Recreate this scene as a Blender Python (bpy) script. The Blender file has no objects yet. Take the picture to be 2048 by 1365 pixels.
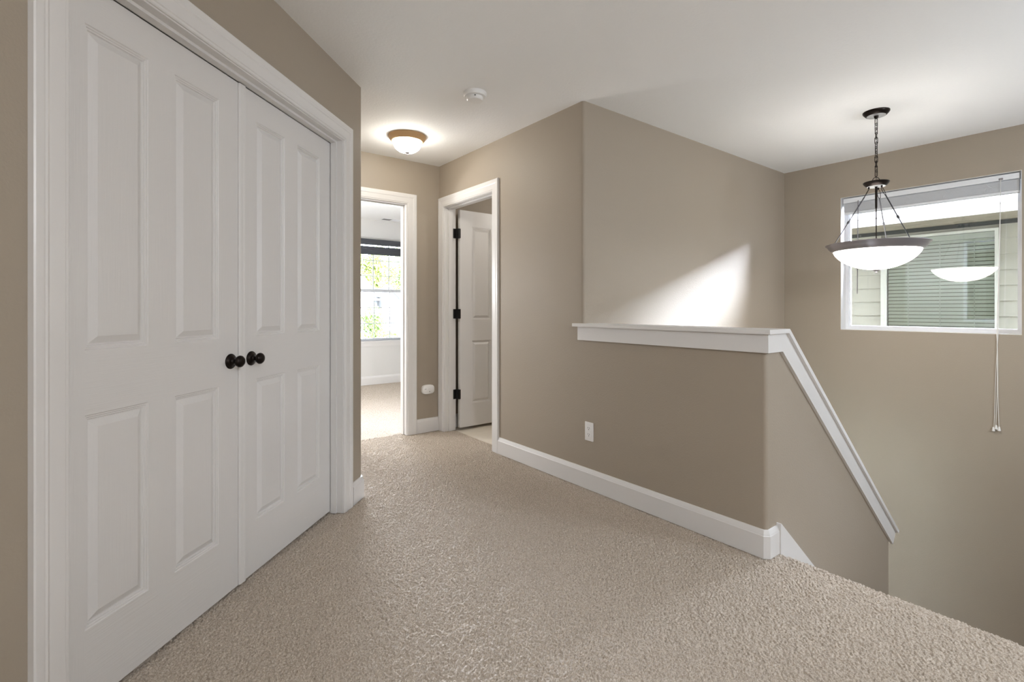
import bpy, bmesh, math, random
import numpy as np
from mathutils import Vector, Matrix
random.seed(7)
RNG = np.random.default_rng(11)
C = bpy.context.scene.collection
PI = math.pi
H = 1.125                       # camera height
CEIL = 2.44
# ------------------------------------------------------------------ helpers
ORG = {}
def org(o):
    return ORG.get(o.name, Vector((0, 0, 0))) if o else Vector((0, 0, 0))

def tag(o, label=None, cat=None, group=None, kind=None):
    if label: o['label'] = label
    if cat: o['category'] = cat
    if group: o['group'] = group
    if kind: o['kind'] = kind
    return o

def thing(name, label, cat, loc=(0, 0, 0), group=None, kind=None):
    o = bpy.data.objects.new(name, None)
    C.objects.link(o)
    o.location = loc
    o.empty_display_size = 0.1
    ORG[o.name] = Vector(loc)
    return tag(o, label, cat, group, kind)

def obj(name, bm, mats, parent=None, smooth=False, ang=0.6, recalc=True):
    if recalc:
        bmesh.ops.recalc_face_normals(bm, faces=bm.faces[:])
    o0 = org(parent)
    if o0.length:
        bmesh.ops.translate(bm, verts=bm.verts[:], vec=-o0)
    me = bpy.data.meshes.new(name)
    bm.to_mesh(me)
    bm.free()
    if not isinstance(mats, (list, tuple)): mats = [mats]
    for m in mats: me.materials.append(m)
    if smooth:
        me.polygons.foreach_set('use_smooth', [True] * len(me.polygons))
        me.set_sharp_from_angle(angle=ang)
    o = bpy.data.objects.new(name, me)
    C.objects.link(o)
    if parent:
        o.parent = parent
        ORG[o.name] = o0
    return o

def struct(name, bm, mats, label, cat, parent=None, **k):
    o = obj(name, bm, mats, parent, **k)
    if not parent: tag(o, label, cat, kind='structure')
    return o

def box(bm, a, b, M=None, mat=0):
    x0, y0, z0 = a; x1, y1, z1 = b
    vs = [Vector(p) for p in ((x0,y0,z0),(x1,y0,z0),(x1,y1,z0),(x0,y1,z0),(x0,y0,z1),(x1,y0,z1),(x1,y1,z1),(x0,y1,z1))]
    if M: vs = [M @ v for v in vs]
    v = [bm.verts.new(p) for p in vs]
    fs = []
    for f in ((0,3,2,1),(4,5,6,7),(0,1,5,4),(1,2,6,5),(2,3,7,6),(3,0,4,7)):
        fa = bm.faces.new([v[i] for i in f]); fa.material_index = mat; fs.append(fa)
    return v

def bbox(bm, a, b, r=0.003, seg=2, M=None):
    """box with rounded edges"""
    t = bmesh.new()
    box(t, a, b)
    bmesh.ops.recalc_face_normals(t, faces=t.faces[:])
    bmesh.ops.bevel(t, geom=t.edges[:], offset=r, segments=seg, profile=0.5, affect='EDGES')
    if M: bmesh.ops.transform(t, matrix=M, verts=t.verts[:])
    merge(bm, t)

def merge(bm, t):
    me = bpy.data.meshes.new('tmp')
    t.to_mesh(me); t.free()
    bm.from_mesh(me)
    bpy.data.meshes.remove(me)

def prism(bm, pts, a, b, axis='z', M=None, mat=0):
    """polygon extruded along an axis. pts are (x,y) for z, (x,z) for y, (y,z) for x"""
    def mk(p, t):
        if axis == 'z': v = Vector((p[0], p[1], t))
        elif axis == 'y': v = Vector((p[0], t, p[1]))
        else: v = Vector((t, p[0], p[1]))
        return M @ v if M else v
    A = [bm.verts.new(mk(p, a)) for p in pts]
    B = [bm.verts.new(mk(p, b)) for p in pts]
    n = len(pts)
    fs = [bm.faces.new(A), bm.faces.new(B[::-1])]
    for i in range(n):
        fs.append(bm.faces.new((A[i], A[(i+1) % n], B[(i+1) % n], B[i])))
    for f in fs: f.material_index = mat

def lathe(bm, prof, M=None, seg=40, close=False):
    """prof: list of (r, z)"""
    rings = []
    for r, z in prof:
        if r < 1e-6:
            v = Vector((0, 0, z)); rings.append([bm.verts.new(M @ v if M else v)])
        else:
            ring = []
            for i in range(seg):
                a = 2 * PI * i / seg
                v = Vector((r * math.cos(a), r * math.sin(a), z))
                ring.append(bm.verts.new(M @ v if M else v))
            rings.append(ring)
    pairs = list(zip(rings[:-1], rings[1:]))
    if close: pairs.append((rings[-1], rings[0]))
    for A, B in pairs:
        for i in range(seg):
            j = (i + 1) % seg
            if len(A) == 1 and len(B) == 1: continue
            if len(A) == 1: bm.faces.new((A[0], B[i], B[j]))
            elif len(B) == 1: bm.faces.new((A[i], A[j], B[0]))
            else: bm.faces.new((A[i], A[j], B[j], B[i]))

def tube(bm, pts, r, seg=8, closed=False):
    pts = [Vector(p) for p in pts]
    n = len(pts)
    rings = []
    up0 = None
    for i, p in enumerate(pts):
        if closed: d = pts[(i+1) % n] - pts[i-1]
        else: d = pts[min(i+1, n-1)] - pts[max(i-1, 0)]
        d.normalize()
        if up0 is None:
            up0 = Vector((0, 0, 1)) if abs(d.z) < 0.9 else Vector((1, 0, 0))
        s = d.cross(up0).normalized(); u = s.cross(d).normalized(); up0 = u
        rr = r[i] if isinstance(r, (list, tuple)) else r
        rings.append([bm.verts.new(p + s * rr * math.cos(2*PI*k/seg) + u * rr * math.sin(2*PI*k/seg)) for k in range(seg)])
    for i in range(n if closed else n - 1):
        A = rings[i]; B = rings[(i+1) % n]
        for k in range(seg):
            bm.faces.new((A[k], A[(k+1) % seg], B[(k+1) % seg], B[k]))
    if not closed:
        bm.faces.new(rings[0][::-1]); bm.faces.new(rings[-1])

def frame(o, u, n):
    """matrix: local x along u, local y along n (towards the viewer side), z up"""
    u = Vector(u).normalized(); n = Vector(n).normalized()
    M = Matrix(((u.x, n.x, 0, o[0]), (u.y, n.y, 0, o[1]), (u.z, n.z, 1, o[2] if len(o) > 2 else 0), (0, 0, 0, 1)))
    return M

def wall_grid(bm, M, thick, u0, u1, z0, z1, holes=()):
    """wall in a frame: face at local y=0, body towards local -y; holes (ua,ub,za,zb)"""
    us = sorted({u0, u1, *[h[0] for h in holes], *[h[1] for h in holes]})
    zs = sorted({z0, z1, *[h[2] for h in holes], *[h[3] for h in holes]})
    us = [u for u in us if u0 <= u <= u1]; zs = [z for z in zs if z0 <= z <= z1]
    def full(i, j):
        if i < 0 or j < 0 or i >= len(us)-1 or j >= len(zs)-1: return False
        cu = (us[i]+us[i+1])/2; cz = (zs[j]+zs[j+1])/2
        return not any(h[0] < cu < h[1] and h[2] < cz < h[3] for h in holes)
    cache = {}
    def V(i, j, s):
        k = (i, j, s)
        if k not in cache: cache[k] = bm.verts.new(M @ Vector((us[i], -thick if s else 0, zs[j])))
        return cache[k]
    for i in range(len(us)-1):
        for j in range(len(zs)-1):
            if not full(i, j): continue
            bm.faces.new((V(i,j,0), V(i+1,j,0), V(i+1,j+1,0), V(i,j+1,0)))
            bm.faces.new((V(i,j,1), V(i,j+1,1), V(i+1,j+1,1), V(i+1,j,1)))
            if not full(i-1, j): bm.faces.new((V(i,j,0), V(i,j+1,0), V(i,j+1,1), V(i,j,1)))
            if not full(i+1, j): bm.faces.new((V(i+1,j,0), V(i+1,j,1), V(i+1,j+1,1), V(i+1,j+1,0)))
            if not full(i, j-1): bm.faces.new((V(i,j,0), V(i,j,1), V(i+1,j,1), V(i+1,j,0)))
            if not full(i, j+1): bm.faces.new((V(i,j+1,0), V(i+1,j+1,0), V(i+1,j+1,1), V(i,j+1,1)))

def sweep_plan(bm, path, prof, side=1):
    """profile (offset, z) swept along a plan polyline with mitres; side=+1 offsets to the left of travel"""
    P = [Vector(p) for p in path]; n = len(P)
    rings = []
    for i in range(n):
        if i == 0: d = (P[1]-P[0]).normalized(); m = Vector((-d.y, d.x))*side; s = 1
        elif i == n-1: d = (P[-1]-P[-2]).normalized(); m = Vector((-d.y, d.x))*side; s = 1
        else:
            d1 = (P[i]-P[i-1]).normalized(); d2 = (P[i+1]-P[i]).normalized()
            n1 = Vector((-d1.y, d1.x))*side; n2 = Vector((-d2.y, d2.x))*side
            m = (n1+n2).normalized(); s = 1/max(0.2, m.dot(n1))
        rings.append([bm.verts.new((P[i].x+m.x*o*s, P[i].y+m.y*o*s, z)) for o, z in prof])
    k = len(prof)
    for A, B in zip(rings[:-1], rings[1:]):
        for a in range(k):
            bm.faces.new((A[a], A[(a+1) % k], B[(a+1) % k], B[a]))
    bm.faces.new(rings[0]); bm.faces.new(rings[-1][::-1])

CASING = [(0,0),(0,.007),(.003,.010),(.010,.0105),(.013,.0135),(.018,.014),(.050,.0145),(.056,.0175),(.061,.0165),(.068,.0185),(.082,.0185),(.0855,.016),(.0855,0)]
def casing(bm, M, u0, u1, zt, prof=CASING, scale=1.0, z0=0.0):
    rings = []
    for w, t in prof:
        w *= scale
        rings.append([bm.verts.new(M @ Vector(p)) for p in ((u0-w, t, z0), (u0-w, t, zt+w), (u1+w, t, zt+w), (u1+w, t, z0))])
    n = len(rings)
    for i in range(n):
        A = rings[i]; B = rings[(i+1) % n]
        for k in range(3):
            bm.faces.new((A[k], A[k+1], B[k+1], B[k]))
    bm.faces.new([r[0] for r in rings]); bm.faces.new([r[3] for r in rings][::-1])

PANEL = [(0,0),(.0025,-.0035),(.0065,-.0035),(.0085,-.0065),(.0125,-.0065),(.0145,-.0110),(.018,-.0110),(.038,-.001)]
def leaf(bm, M, w, z0, z1, panels, thick=.035):
    """moulded panel door; local x 0..w, face at y=0. panels (ua,ub,za,zb). rails get material 1"""
    us = sorted({0, w, *[p[0] for p in panels], *[p[1] for p in panels]})
    zs = sorted({z0, z1, *[p[2] for p in panels], *[p[3] for p in panels]})
    umin = min(p[0] for p in panels); umax = max(p[1] for p in panels)
    for i in range(len(us)-1):
        for j in range(len(zs)-1):
            a, b, c, d = us[i], us[i+1], zs[j], zs[j+1]
            cu, cz = (a+b)/2, (c+d)/2
            hit = [p for p in panels if p[0] < cu < p[1] and p[2] < cz < p[3]]
            if hit: continue
            f = bm.faces.new([bm.verts.new(M @ Vector(q)) for q in ((a,0,c),(b,0,c),(b,0,d),(a,0,d))])
            rail = not any(p[2] < cz < p[3] for p in panels)
            f.material_index = 1 if (rail and umin < cu < umax) else 0
    for p in panels:
        rings = []
        for o, y in PANEL:
            rings.append([bm.verts.new(M @ Vector(q)) for q in ((p[0]+o,y,p[2]+o),(p[1]-o,y,p[2]+o),(p[1]-o,y,p[3]-o),(p[0]+o,y,p[3]-o))])
        for A, B in zip(rings[:-1], rings[1:]):
            for k in range(4):
                bm.faces.new((A[k], A[(k+1)%4], B[(k+1)%4], B[k]))
        bm.faces.new(rings[-1])
    # back and edges
    q = [(0,z0),(w,z0),(w,z1),(0,z1)]
    F = [bm.verts.new(M @ Vector((a,0,b))) for a, b in q]; B = [bm.verts.new(M @ Vector((a,-thick,b))) for a, b in q]
    bm.faces.new(B)
    for k in range(4): bm.faces.new((F[k], F[(k+1)%4], B[(k+1)%4], B[k]))
    bmesh.ops.remove_doubles(bm, verts=bm.verts[:], dist=1e-5)

# ------------------------------------------------------------------ materials
def mat(name, col, rough=.5, metal=0, spec=.5, bump=None, var=None, coat=0, trans=0):
    """bump: (scale, strength, distance, stretch vec, detail); var: (scale, amount)"""
    m = bpy.data.materials.new(name); m.use_nodes = True
    nt = m.node_tree; b = nt.nodes['Principled BSDF']
    b.inputs['Base Color'].default_value = (*col, 1)
    b.inputs['Roughness'].default_value = rough
    b.inputs['Metallic'].default_value = metal
    b.inputs['Specular IOR Level'].default_value = spec
    b.inputs['Coat Weight'].default_value = coat
    b.inputs['Transmission Weight'].default_value = trans
    tc = nt.nodes.new('ShaderNodeTexCoord')
    if bump:
        sc, st, di, stretch, det = bump
        mp = nt.nodes.new('ShaderNodeMapping'); mp.inputs['Scale'].default_value = stretch
        nt.links.new(tc.outputs['Object'], mp.inputs[0])
        n = nt.nodes.new('ShaderNodeTexNoise'); n.inputs['Scale'].default_value = sc; n.inputs['Detail'].default_value = det
        nt.links.new(mp.outputs[0], n.inputs['Vector'])
        bp = nt.nodes.new('ShaderNodeBump'); bp.inputs['Strength'].default_value = st; bp.inputs['Distance'].default_value = di
        nt.links.new(n.outputs['Fac'], bp.inputs['Height']); nt.links.new(bp.outputs[0], b.inputs['Normal'])
    if var:
        n = nt.nodes.new('ShaderNodeTexNoise'); n.inputs['Scale'].default_value = var[0]; n.inputs['Detail'].default_value = 3
        nt.links.new(tc.outputs['Object'], n.inputs['Vector'])
        mr = nt.nodes.new('ShaderNodeMapRange'); mr.inputs['From Min'].default_value = .3; mr.inputs['From Max'].default_value = .7
        mr.inputs['To Min'].default_value = 1-var[1]; mr.inputs['To Max'].default_value = 1+var[1]
        nt.links.new(n.outputs['Fac'], mr.inputs['Value'])
        mx = nt.nodes.new('ShaderNodeVectorMath'); mx.operation = 'SCALE'
        mx.inputs[0].default_value = col
        nt.links.new(mr.outputs[0], mx.inputs['Scale']); nt.links.new(mx.outputs[0], b.inputs['Base Color'])
    return m

def emis(name, col, strength):
    m = bpy.data.materials.new(name); m.use_nodes = True
    b = m.node_tree.nodes['Principled BSDF']
    b.inputs['Base Color'].default_value = (.9, .88, .84, 1); b.inputs['Roughness'].default_value = .35
    b.inputs['Emission Color'].default_value = (*col, 1); b.inputs['Emission Strength'].default_value = strength
    return m

def glass(name, tint=(1,1,1)):
    m = bpy.data.materials.new(name); m.use_nodes = True
    nt = m.node_tree; nt.nodes.clear()
    o = nt.nodes.new('ShaderNodeOutputMaterial'); mx = nt.nodes.new('ShaderNodeMixShader')
    t = nt.nodes.new('ShaderNodeBsdfTransparent'); t.inputs[0].default_value = (*tint, 1)
    g = nt.nodes.new('ShaderNodeBsdfGlossy'); g.inputs['Roughness'].default_value = 0.02
    fr = nt.nodes.new('ShaderNodeFresnel'); fr.inputs['IOR'].default_value = 1.5
    nt.links.new(fr.outputs[0], mx.inputs[0]); nt.links.new(t.outputs[0], mx.inputs[1]); nt.links.new(g.outputs[0], mx.inputs[2])
    nt.links.new(mx.outputs[0], o.inputs[0])
    return m

ORANGE = (130, .2, .004, (1,1,1), 3)
M_wall = mat('tan_wall_paint', (.345,.2935,.233), .55, bump=ORANGE, spec=.45)
M_white_wall = mat('pale_bedroom_paint', (.66,.65,.63), .6, bump=ORANGE)
M_ceil = mat('ceiling_paint', (.86,.86,.85), .75, bump=(70,.3,.004,(1,1,1),3), spec=.2)
M_trim = mat('white_trim_paint', (.70,.685,.67), .32, spec=.5)
M_door = mat('white_door_paint', (.68,.665,.65), .36, bump=(22,.16,.003,(9,9,.35),4), spec=.5)
M_door_rail = mat('white_door_rail_paint', (.68,.665,.65), .36, bump=(22,.22,.003,(.35,.35,9),4), spec=.5)
M_bronze = mat('oil_rubbed_bronze', (.018,.013,.011), .33, metal=.85, spec=.5)
M_black = mat('black_hinge_metal', (.012,.012,.012), .45, metal=.5)
M_warm_bronze = mat('warm_bronze', (.50,.32,.16), .4, metal=.3)
M_pewter = mat('dark_pewter', (.27,.25,.26), .3, metal=.5)
M_rod = mat('dark_grey_rod', (.05,.05,.056), .5, metal=.4)
M_plastic = mat('white_plastic', (.80,.79,.77), .35)
M_dark = mat('dark_slot', (.02,.02,.02), .6)
M_vinyl = mat('white_vinyl', (.80,.81,.83), .35)
M_sash = mat('shaded_white_sash', (.50,.52,.55), .4)  # white frame greyed in its colour to stand for the backlit side
M_blind = mat('white_blind', (.76,.77,.79), .45)
M_cord = mat('white_cord', (.78,.76,.72), .7)
M_clear = mat('clear_plastic', (.85,.85,.85), .1, trans=.9)
M_shade = mat('dark_grey_shade_fabric', (.055,.058,.066), .8, bump=(300,.2,.002,(1,1,1),2))
M_glass = glass('window_glass')
M_tile = mat('pale_tile', (.70,.64,.55), .5, var=(6,.06))
M_siding = mat('olive_grey_siding', (.175,.168,.128), .7, var=(3,.04))
M_soffit = mat('beige_soffit', (.15,.125,.085), .7, bump=(6,.3,.01,(6,.1,1),1))
M_band = mat('dark_band', (.02,.021,.018), .9, spec=.1)
M_fascia = mat('white_fascia', (.85,.83,.79), .5)
M_nbr_frame = mat('cream_window_frame', (.27,.27,.225), .5)
M_slat = mat('pale_green_slat', (.36,.42,.31), .5)
M_nbr_dark = mat('dim_room_behind_blind', (.10,.11,.055), .8)
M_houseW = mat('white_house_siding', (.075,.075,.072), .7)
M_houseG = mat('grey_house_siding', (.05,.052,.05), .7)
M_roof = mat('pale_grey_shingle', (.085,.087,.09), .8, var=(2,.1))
M_brick = mat('reddish_brick', (.15,.06,.035), .8, var=(8,.15))
M_hwin = mat('house_window_pane', (.14,.19,.18), .15)
M_leafY = mat('yellow_green_leaf', (.062,.080,.016), .8, spec=.03, var=(3,.3))
M_leafG = mat('green_leaf', (.035,.058,.012), .8, spec=.03, var=(3,.3))
M_bark = mat('bark', (.16,.11,.07), .9)
M_lawn = mat('dark_ground', (.13,.135,.11), .9, var=(1,.2))
M_glow_hall = emis('lit_flush_glass', (1.0,.95,.86), 26.0)
M_glow_pend = emis('lit_pendant_glass', (1.0,.95,.88), 12.0)
M_glow_in = emis('inner_pendant_glass', (1.0,.97,.93), 4.5)

def carpet_mat():
    m = bpy.data.materials.new('beige_carpet'); m.use_nodes = True
    nt = m.node_tree; b = nt.nodes['Principled BSDF']
    b.inputs['Roughness'].default_value = 1.0; b.inputs['Specular IOR Level'].default_value = .0
    b.inputs['Sheen Weight'].default_value = .0
    tc = nt.nodes.new('ShaderNodeTexCoord')
    n = nt.nodes.new('ShaderNodeTexNoise'); n.inputs['Scale'].default_value = 230; n.inputs['Detail'].default_value = 2
    n2 = nt.nodes.new('ShaderNodeTexNoise'); n2.inputs['Scale'].default_value = 1100; n2.inputs['Detail'].default_value = 2
    for k in (n, n2): nt.links.new(tc.outputs['Object'], k.inputs['Vector'])
    r = nt.nodes.new('ShaderNodeValToRGB')
    r.color_ramp.elements[0].position = .32; r.color_ramp.elements[0].color = (.36,.30,.24,1)
    r.color_ramp.elements[1].position = .68; r.color_ramp.elements[1].color = (.60,.53,.45,1)
    nt.links.new(n.outputs['Fac'], r.inputs[0]); nt.links.new(r.outputs[0], b.inputs['Base Color'])
    bp = nt.nodes.new('ShaderNodeBump'); bp.inputs['Strength'].default_value = .5; bp.inputs['Distance'].default_value = .002
    nt.links.new(n2.outputs['Fac'], bp.inputs['Height']); nt.links.new(bp.outputs[0], b.inputs['Normal'])
    return m
M_carpet = carpet_mat()

# ------------------------------------------------------------------ layout constants
XH = 2.252          # hall wall with the outlet (faces -X)
WT = .115           # partition thickness
YF = 4.085          # far wall with the bedroom doorway
YB = 2.225          # stairwell back wall
XW = 5.015          # window wall
YK = 1.077          # stair face of the half wall
XE = 2.372          # carpet edge at the top of the stairs
KW = -1.832         # 45 degree closet wall: X - Y = KW
D = Vector((math.sqrt(.5), math.sqrt(.5), 0)); ND = Vector((math.sqrt(.5), -math.sqrt(.5), 0))
P0 = Vector((KW/2, -KW/2, 0))
MC = frame(P0, D, ND)            # closet wall frame: x = t, y = towards the room
TC = 2.823                       # corner where closet wall meets the hall's left wall
XL = (P0 + D*TC).x; YL = (P0 + D*TC).y
XB, YBK = -1.765, -3.0           # room behind the camera
SX = XE                          # side wall plane right of the camera

# ------------------------------------------------------------------ room shell
# closet wall
bm = bmesh.new()
r = .02; cut = r*math.tan(PI/8)
wall_grid(bm, MC, WT, -1.2, TC-cut, 0, CEIL, [(1.0975, 2.6065, 0, 2.063)])
struct('wall_left', bm, M_wall, 'tan angled wall around the white double closet doors', 'wall')
bm = bmesh.new()
a0 = P0 + D*(TC-cut)
cen = a0 - ND*r
arc = []
for i in range(9):
    a = -PI/4 + (PI/4)*i/8
    arc.append((cen.x + r*math.cos(a), cen.y + r*math.sin(a)))
bk = a0 - ND*WT
prism(bm, arc + [(XL, YF), (XL-WT, YF), (XL-WT, YL+.115), (bk.x, bk.y)], 0, CEIL)
struct('wall_hall_left', bm, M_wall, 'tan hall wall starting at the rounded corner right of the closet', 'wall', smooth=True, ang=.5)
# closet interior (keeps it dark behind the doors)
bm = bmesh.new()
wall_grid(bm, frame(P0 - ND*.78, D, ND), .1, -1.2, 3.05, 0, CEIL)
struct('wall_closet_back', bm, M_wall, 'closet back wall behind the closed doors', 'wall')
bm = bmesh.new()
wall_grid(bm, frame(P0 + D*.9, ND, -D), .08, -.78, -WT, 0, CEIL)
struct('wall_closet_side', bm, M_wall, 'closet side wall behind the closed doors', 'wall')

# far wall with bedroom doorway
bm = bmesh.new()
wall_grid(bm, frame((0, YF, 0), (1,0,0), (0,-1,0)), WT, -.4, 4.6, 0, CEIL, [(1.142, 1.938, 0, 2.063)])
struct('wall_far', bm, M_wall, 'tan wall at the hall end with the open bedroom doorway', 'wall')
# hall right wall with open door
bm = bmesh.new()
MR = frame((XH, 0, 0), (0,1,0), (-1,0,0))     # x = world Y, y towards hall (-X)
wall_grid(bm, MR, WT, YB+.06, YF, 0, CEIL, [(3.209, 4.003, 0, 2.063)])
def fillet(xc, yc, r, a0, a1, n=7):
    return [(xc + r*math.cos(a0+(a1-a0)*i/n), yc + r*math.sin(a0+(a1-a0)*i/n)) for i in range(n+1)]
prism(bm, fillet(XH+.02, YB+.02, .02, 1.5*PI, PI) + [(XH, YB+.06), (XH+WT, YB+.06), (XH+WT, YB)], 1.0, CEIL)
prism(bm, [(XH, YB), (XH, YB+.06), (XH+WT, YB+.06), (XH+WT, YB)], 0, 1.0)
struct('wall_right', bm, M_wall, 'tan full height hall wall beside the open white door', 'wall', smooth=True, ang=.5)
# stairwell back wall
bm = bmesh.new()
wall_grid(bm, frame((0, YB, 0), (1,0,0), (0,-1,0)), WT, XH+WT, 5.175, -2.9, CEIL)
struct('wall_stair_back', bm, M_wall, 'tan stairwell wall behind the half wall, brightest by the window', 'wall')
# half wall along the hall
bm = bmesh.new()
prism(bm, fillet(XH+.02, YK+.02, .02, 1.5*PI, PI) + [(XH, YB), (XH+WT, YB), (XH+WT, YK)], 0, 1.008)
struct('wall_half', bm, M_wall, 'tan half wall along the hall under the white cap', 'wall', smooth=True, ang=.5)
# sloping stair wall
SL = .862
capx0, capz0 = 2.417, 1.030
def captop(x): return capz0 - SL*(x-capx0)
bm = bmesh.new()
xe = 3.905
prism(bm, [(XH+WT,-2.9),(xe,-2.9),(xe,captop(xe)-.05),(2.404,1.006),(XH+WT,1.006)], YK, YK+WT, 'y')
struct('wall_stair_slope', bm, M_wall, 'tan stair wall whose white capped top slopes down', 'wall')
# window wall
bm = bmesh.new()
WY0, WY1, WZ0, WZ1 = .590, 1.739, .935, 2.115
MW = frame((XW, 0, 0), (0,1,0), (-1,0,0))
wall_grid(bm, MW, .16, YBK, YB, -2.9, CEIL, [(WY0, WY1, WZ0, WZ1)])
struct('wall_window', bm, M_wall, 'tan stairwell wall holding the window and hanging blind cords', 'wall')
bm = bmesh.new()
wall_grid(bm, frame((XW+.175, 0, 0), (0,1,0), (-1,0,0)), .014, YBK, YB+.2, -2.9, CEIL, [(WY0, WY1, WZ0, WZ1)])  # dark skin added to cut light bounced onto the neighbouring siding
M_outer = mat('dark_bounce_skin', (.07,.06,.05), .7)
struct('wall_outer_skin', bm, M_outer, 'dark skin added outside the stairwell window to cut bounced light', 'wall')
# walls under the landing
bm = bmesh.new()
wall_grid(bm, frame((SX-.045, 0, 0), (0,1,0), (1,0,0)), .1, -.3, YK, -2.9, -.2)
struct('wall_under_landing', bm, M_wall, 'wall below the carpeted landing edge', 'wall')
# back of the space (behind the camera)
bm = bmesh.new()
wall_grid(bm, frame((XB, 0, 0), (0,1,0), (1,0,0)), WT, YBK, .067, 0, CEIL)
struct('wall_rear_left', bm, M_wall, 'tan wall behind the photographer, left', 'wall')
bm = bmesh.new()
wall_grid(bm, frame((0, YBK, 0), (1,0,0), (0,1,0)), WT, XB-WT, XW+.16, -2.9, CEIL)
struct('wall_rear', bm, M_wall, 'tan wall behind the photographer', 'wall')
bm = bmesh.new()
wall_grid(bm, frame((SX, 0, 0), (0,-1,0), (-1,0,0)), WT, -.3+.6, -YBK, -2.9, CEIL)
struct('wall_rear_right', bm, M_wall, 'tan wall behind the photographer, right', 'wall')
# side room behind the open door
bm = bmesh.new()
wall_grid(bm, frame((4.4, 0, 0), (0,1,0), (-1,0,0)), WT, YB+WT, YF, 0, CEIL)
struct('wall_side_room', bm, M_wall, 'tan wall of the room behind the open door', 'wall')
# bedroom
YW2 = 7.115
bm = bmesh.new()
BWIN = (1.59, 3.39, .645, 2.135)
wall_grid(bm, frame((0, YW2, 0), (1,0,0), (0,-1,0)), .15, -.4, 4.6, 0, CEIL, [BWIN])
struct('wall_bedroom_window', bm, M_white_wall, 'pale bedroom wall around the gridded window', 'wall')
bm = bmesh.new()
wall_grid(bm, frame((-.4, 0, 0), (0,1,0), (1,0,0)), WT, YF, YW2+.15, 0, CEIL)
struct('wall_bedroom_left', bm, M_white_wall, 'pale bedroom left wall', 'wall')
bm = bmesh.new()
wall_grid(bm, frame((4.6, 0, 0), (0,1,0), (-1,0,0)), WT, YF, YW2+.15, 0, CEIL)
struct('wall_bedroom_right', bm, M_white_wall, 'pale bedroom right wall', 'wall')
bm = bmesh.new()   # bedroom side skin of the far wall is painted pale
wall_grid(bm, frame((0, YF+WT+.004, 0), (-1,0,0), (0,1,0)), .004, -4.6, .4, 0, CEIL, [(-1.938, -1.142, 0, 2.063)])
struct('wall_bedroom_near', bm, M_white_wall, 'pale bedroom side of the doorway wall', 'wall')
# ceiling
bm = bmesh.new()
box(bm, (-3.2, YBK-WT, CEIL), (5.4, YW2+.15, CEIL+.12))
struct('ceiling', bm, M_ceil, 'smooth white ceiling over the hall and stairwell', 'ceiling')

bm = bmesh.new()
prism(bm, [(XB-.6,2.62),(5.80,2.56),(5.80,2.70),(1.6,4.6),(XB-2.2,2.75)], YBK-.5, YW2+.5, 'y')  # unseen, added to block sky light from the gap between the houses
struct('roof', bm, M_roof, 'unseen roof and eave over the upper floor, added to shade the gap outside', 'roof')
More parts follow.
